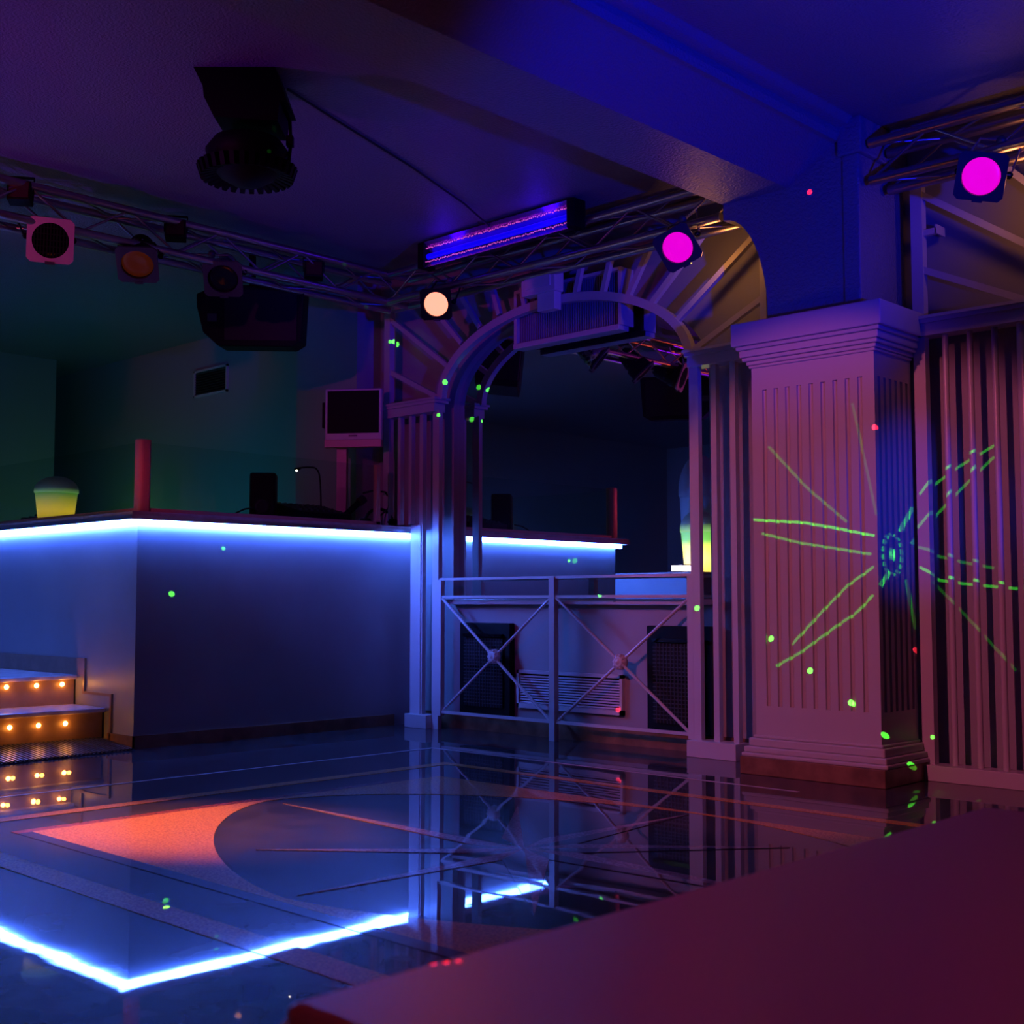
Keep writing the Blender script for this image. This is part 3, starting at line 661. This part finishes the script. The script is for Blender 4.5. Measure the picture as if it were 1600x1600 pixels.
mx_ = thing('mixing_desk', 'low black mixing desk behind the glass under the gooseneck lamp', 'mixer', (-6.88, 5.20, 1.372), (0, 0, R(90)))
MB().prism([(-.20, 0), (.20, 0), (.20, .13), (.14, .15), (-.20, .07)], 0, -.24, .17).build('body', 'black', mx_, local=True, bevel=.006)
for i in range(8):
    for j in range(3):
        o = MB().lathe([(.009, 0), (.008, .014), (0, .014)], 10).build('knob', 'dark_frame', mx_, local=True); o.location = (-.21 + .048 * i, -.13 + .09 * j, .083 + .021 * j)
for i in range(8):
    MB().box((-.217 + .048 * i, .10, .139), (-.203 + .048 * i, .13, .15)).build('fader', 'steel', mx_, local=True)
gn = thing('gooseneck_lamp', 'thin black gooseneck lamp with a lit tip over the mixing desk', 'lamp', (-6.90, 5.275, 1.51))
pts = [(-6.90, 5.275, 1.50)] + [(-6.90, 5.275 - .012 * i / 4, 1.52 + .05 * i) for i in range(1, 4)]
pts += [(-6.90, 5.26 - .0 - .055 + .055 * math.cos(a), 1.70 + .07 * math.sin(a)) for a in [R(15 * i) for i in range(0, 7)]]
pts += [(-6.90, 5.16, 1.768), (-6.90, 5.11, 1.762), (-6.90, 5.085, 1.752)]
MB().tube(pts, .006, 8).build('neck', 'cable', gn)
MB().tube([(-6.90, 5.088, 1.753), (-6.895, 5.05, 1.742)], .011, 10).build('head', 'black', gn)
MB().lathe([(0, -.008), (.009, 0), (0, .008)], 10, (-6.888, 5.056, 1.736)).build('bulb', 'goose_led', gn)
hp = thing('headphones', 'black headphones and coiled cable lying at the end of the counter', 'headphones', (-6.72, 5.62, 1.372))
hb = [(-6.74 + .03 * math.cos(a), 5.66 + .10 * math.cos(a), 1.40 + .10 * math.sin(a)) for a in [R(12 * i) for i in range(16)]]
MB().tube(hb, .011, 8).build('headband', 'black', hp)
MB().lathe([(0, -.02), (.04, -.02), (.045, 0), (.035, .02), (0, .02)], 16, (-6.71, 5.76, 1.41)).build('ear_cup', 'black', hp)
MB().lathe([(0, -.02), (.04, -.02), (.045, 0), (.035, .02), (0, .02)], 16, (-6.77, 5.56, 1.41)).build('ear_cup', 'black', hp)
lc = MB().tube([(-6.72, 5.50, 1.60), (-6.72, 5.60, 1.625), (-6.72, 5.70, 1.62), (-6.72, 5.74, 1.57), (-6.72, 5.72, 1.50), (-6.72, 5.64, 1.44), (-6.72, 5.60, 1.38)], .007, 6).build('loose_cable', 'cable'); tag(lc, 'black cable looping above the headphones beside the trellis', 'cable')
mc = thing('microphone', 'black handheld microphone tilted on its holder beside the glass end post', 'microphone', (-6.78, 5.50, 1.40))
MB().tube([(-6.80, 5.40, 1.44), (-6.79, 5.52, 1.54)], .022, 10).build('handle', 'black', mc)
MB().tube([(-6.79, 5.52, 1.54), (-6.785, 5.56, 1.57)], .032, 10).build('head', 'mesh_black', mc)
MB().tube([(-6.80, 5.46, 1.372), (-6.80, 5.45, 1.48)], .008, 8).build('holder', 'black', mc)
ck = thing('cable_heap', 'small heap of black cables on the counter beside the pot lamp', 'cable', (-8.35, 4.0, 1.372))
for i in range(7):
    c0 = Vector((-8.50 + .06 * i, 3.95 + .03 * (i % 3), 1.385)); rr = .07 + .012 * (i % 4)
    MB().tube([c0 + Vector((rr * math.cos(a), rr * .6 * math.sin(a), .012 * (i % 3) + .05 * abs(math.sin(a * .5 + i)))) for a in [R(24 * j) for j in range(15)]], .008, 6).build('loop', 'cable', ck)

# ------------------------------------------------------------------ foreground table
tb = thing('low_table', 'out of focus low dark red table in the bottom right foreground', 'table', (-.45, 1.6, 0))
MB().box((-1.055, .765, .405), (.10, 2.43, .45)).build('table_top', 'table_top', tb, bevel=.012)
MB().box((-1.060, .77, .395), (-1.045, 2.43, .43)).build('edge_band', 'table_edge', tb)
MB().box((-1.05, .758, .395), (.10, .772, .43)).build('edge_band', 'table_edge', tb)
MB().box((-.70, 1.35, .03), (-.25, 1.85, .405)).build('pedestal', 'black', tb)
MB().box((-.85, 1.2, 0), (-.10, 2.0, .03)).build('foot', 'black', tb, bevel=.004)

# ------------------------------------------------------------------ laser projector (off the frame) and its beams
LP = Vector((-.75, -.35, 1.95))
lz = thing('laser_projector', 'small black laser projector hung from the ceiling behind the viewpoint', 'projector', tuple(LP))
MB().box((LP.x - .12, LP.y - .26, LP.z - .07), (LP.x + .12, LP.y - .02, LP.z + .07)).build('housing', 'black', lz, bevel=.008)
MB().tube([(LP.x, LP.y - .14, LP.z + .07), (LP.x, LP.y - .14, 3.2)], .012, 8).build('drop_rod', 'black', lz)
GREEN = [[-6.62, 4.314, 1.177, 1], [-6.62, 3.961, 0.896, 1.4], [-3.152, 1.889, 0.0, 2], [-2.692, 1.753, 0.0, 0.6], [-6.4, 5.062, 3.066, 0.8], [-5.448, 4.036, 3.2, 0.25], [-6.105, 4.635, 3.2, 0.3], [-6.132, 5.72, 2.334, 1.2], [-6.195, 5.72, 2.117, 1], [-6.013, 5.925, 2.31, 30], [-6.081, 5.925, 2.097, 30], [-6.817, 5.88, 2.714, 2], [-6.86, 5.88, 2.715, 1], [-4.777, 5.72, 0.888, 1], [-3.383, 5.37, 0.667, 1.2], [-3.167, 5.37, 0.517, 1.2], [-2.953, 5.37, 0.376, 1.4], [-2.94, 5.37, 0.371, 0.6], [-2.8, 5.403, 0.232, 1.2], [-2.8, 5.709, 0.036, 1.2], [-2.775, 5.88, 0.163, 0.8], [-2.623, 5.344, 0.0, 1.2], [-2.316, 5.29, 0.0, 0.8], [-5.151, 5.925, 1.107, 18], [-4.164, 5.88, 0.784, 1.2], [-6.62, 5.435, 2.88, 0.8]]
REDS = [[-3.153, 5.42, 2.887, 1.5], [-2.8, 5.361, 1.667, 1.8], [-2.8, 5.745, 0.612, 1.2], [-4.747, 5.85, 0.209, 1.5], [-2.323, 4.343, 0.0, 0.8], [-1.036, .972, .45, .25], [-1.030, .985, .45, .25], [-1.042, .958, .45, .25]]
RAYS = [([(-3.471, 5.36, 1.263), (-3.182, 5.36, 1.236), (-3.019, 5.36, 1.204), (-2.811, 5.36, 1.158)], 1.0), ([(-3.422, 5.36, 1.192), (-3.205, 5.36, 1.138), (-2.829, 5.36, 1.073)], 0.45), ([(-3.377, 5.36, 1.626), (-3.157, 5.36, 1.4), (-2.951, 5.36, 1.229)], 0.22), ([(-2.912, 5.36, 1.794), (-2.799, 5.36, 1.255)], 0.1), ([(-2.818, 5.36, 1.014), (-2.951, 5.36, 0.931), (-3.08, 5.36, 0.816), (-3.26, 5.36, 0.644)], 0.5), ([(-2.824, 5.36, 0.883), (-2.912, 5.36, 0.799), (-3.019, 5.36, 0.735), (-3.215, 5.36, 0.605), (-3.352, 5.36, 0.535)], 0.5), ([(-2.8, 5.481, 0.992), (-2.8, 5.384, 0.924)], 0.9), ([(-2.8, 5.587, 1.186), (-2.8, 5.736, 1.308)], 0.8), ([(-2.814, 5.88, 1.355), (-2.749, 5.88, 1.431), (-2.626, 5.88, 1.508), (-2.436, 5.88, 1.602)], 0.5), ([(-2.836, 5.88, 1.182), (-2.743, 5.88, 1.281), (-2.629, 5.88, 1.388), (-2.453, 5.88, 1.542)], 0.4), ([(-2.831, 5.88, 1.096), (-2.619, 5.88, 1.04), (-2.468, 5.88, 1.009)], 0.25), ([(-2.8, 5.71, 1.129), (-2.8, 5.779, 1.163)], 0.6), ([(-2.823, 5.88, 0.996), (-2.741, 5.88, 0.954), (-2.622, 5.88, 0.937), (-2.358, 5.88, 0.91)], 0.7), ([(-2.758, 5.88, 0.929), (-2.613, 5.88, 0.782), (-2.378, 5.88, 0.528)], 0.13), ([(-2.8, 5.642, 0.957), (-2.8, 5.736, 0.714)], 0.2)]
def laser(name, kind, col, watts, dots, rays, aim=None, dot_r=.0018, line_w=.0011):
    d = bpy.data.lights.new(name, kind); d.energy = watts; d.color = (1, 1, 1); d.shadow_soft_size = 0
    o = bpy.data.objects.new(name, d); COL.objects.link(o); o.location = LP
    rot = Matrix.Identity(3)
    if kind == 'SPOT':
        q = (Vector(aim) - LP).to_track_quat('-Z', 'Y'); o.rotation_euler = q.to_euler(); rot = q.to_matrix().inverted(); d.spot_size = R(24); d.spot_blend = .1
    d.use_nodes = True; nt = d.node_tree; em = nt.nodes['Emission']; em.inputs['Color'].default_value = (*col, 1)
    tc = nt.nodes.new('ShaderNodeTexCoord'); src = tc.outputs['Normal']; acc = None
    def math_(op, a, b=None, c=None):
        n = nt.nodes.new('ShaderNodeMath'); n.operation = op
        for i, v in enumerate((a, b, c)):
            if v is None: continue
            if isinstance(v, (int, float)): n.inputs[i].default_value = v
            else: nt.links.new(v, n.inputs[i])
        return n.outputs[0]
    def vec(op, v):
        n = nt.nodes.new('ShaderNodeVectorMath'); n.operation = op; nt.links.new(src, n.inputs[0]); n.inputs[1].default_value = v
        return n.outputs['Value']
    def accum(x, k):
        nonlocal acc
        acc = math_('MULTIPLY', x, k) if acc is None else math_('MULTIPLY_ADD', x, k, acc)
    for x, y, z, k in dots:
        dv = rot @ (Vector((x, y, z)) - LP).normalized()
        accum(math_('LESS_THAN', vec('DISTANCE', dv), dot_r * (1.25 if k > 1.1 else .9)), k)
    for pl, k in rays:
        for a, b_ in zip(pl[:-1], pl[1:]):
            a = rot @ (Vector(a) - LP).normalized(); b_ = rot @ (Vector(b_) - LP).normalized()
            nrm = a.cross(b_).normalized(); e = (b_ - a).normalized(); ta, tb_ = a.dot(e), b_.dot(e)
            on_ = math_('MULTIPLY', math_('COMPARE', vec('DOT_PRODUCT', nrm), 0, line_w), math_('COMPARE', vec('DOT_PRODUCT', e), (ta + tb_) / 2, abs(tb_ - ta) / 2))
            accum(on_, k)
    nt.links.new(acc, em.inputs['Strength'])
    return o
laser('green_laser_dots', 'POINT', (.10, 1.0, .05), 9000, GREEN, [])
laser('red_laser_dots', 'POINT', (1.0, .02, .05), 6000, REDS, [])
CN = Vector((-2.8, 5.511, 1.074))
ring = []
for i in range(16):
    a0, a1 = 2 * math.pi * i / 16, 2 * math.pi * (i + .7) / 16
    ring.append(([(CN.x, CN.y + .095 * math.cos(a0), CN.z + .095 * math.sin(a0)), (CN.x, CN.y + .095 * math.cos(a1), CN.z + .095 * math.sin(a1))], .45))
for i in range(5):
    a0 = math.pi * i / 5
    ring.append(([(CN.x, CN.y + .03 * math.cos(a0), CN.z + .03 * math.sin(a0)), (CN.x, CN.y - .03 * math.cos(a0), CN.z - .03 * math.sin(a0))], .5))
laser('green_laser_burst', 'SPOT', (.06, 1.0, .04), 1800, [(CN.x, CN.y, CN.z, 1)], RAYS + ring, aim=(-2.9, 5.6, 1.1))
# faint emitters need no light sampling of their own
for nm in ('uv_bead', 'uv_tube', 'vent_glow', 'lens_magenta', 'lens_orange', 'lens_ember', 'goose_led', 'shade_lit', 'dome_shade_lit', 'dome_shade_bright'):
    try: M[nm].cycles.emission_sampling = 'NONE'
    except Exception: pass
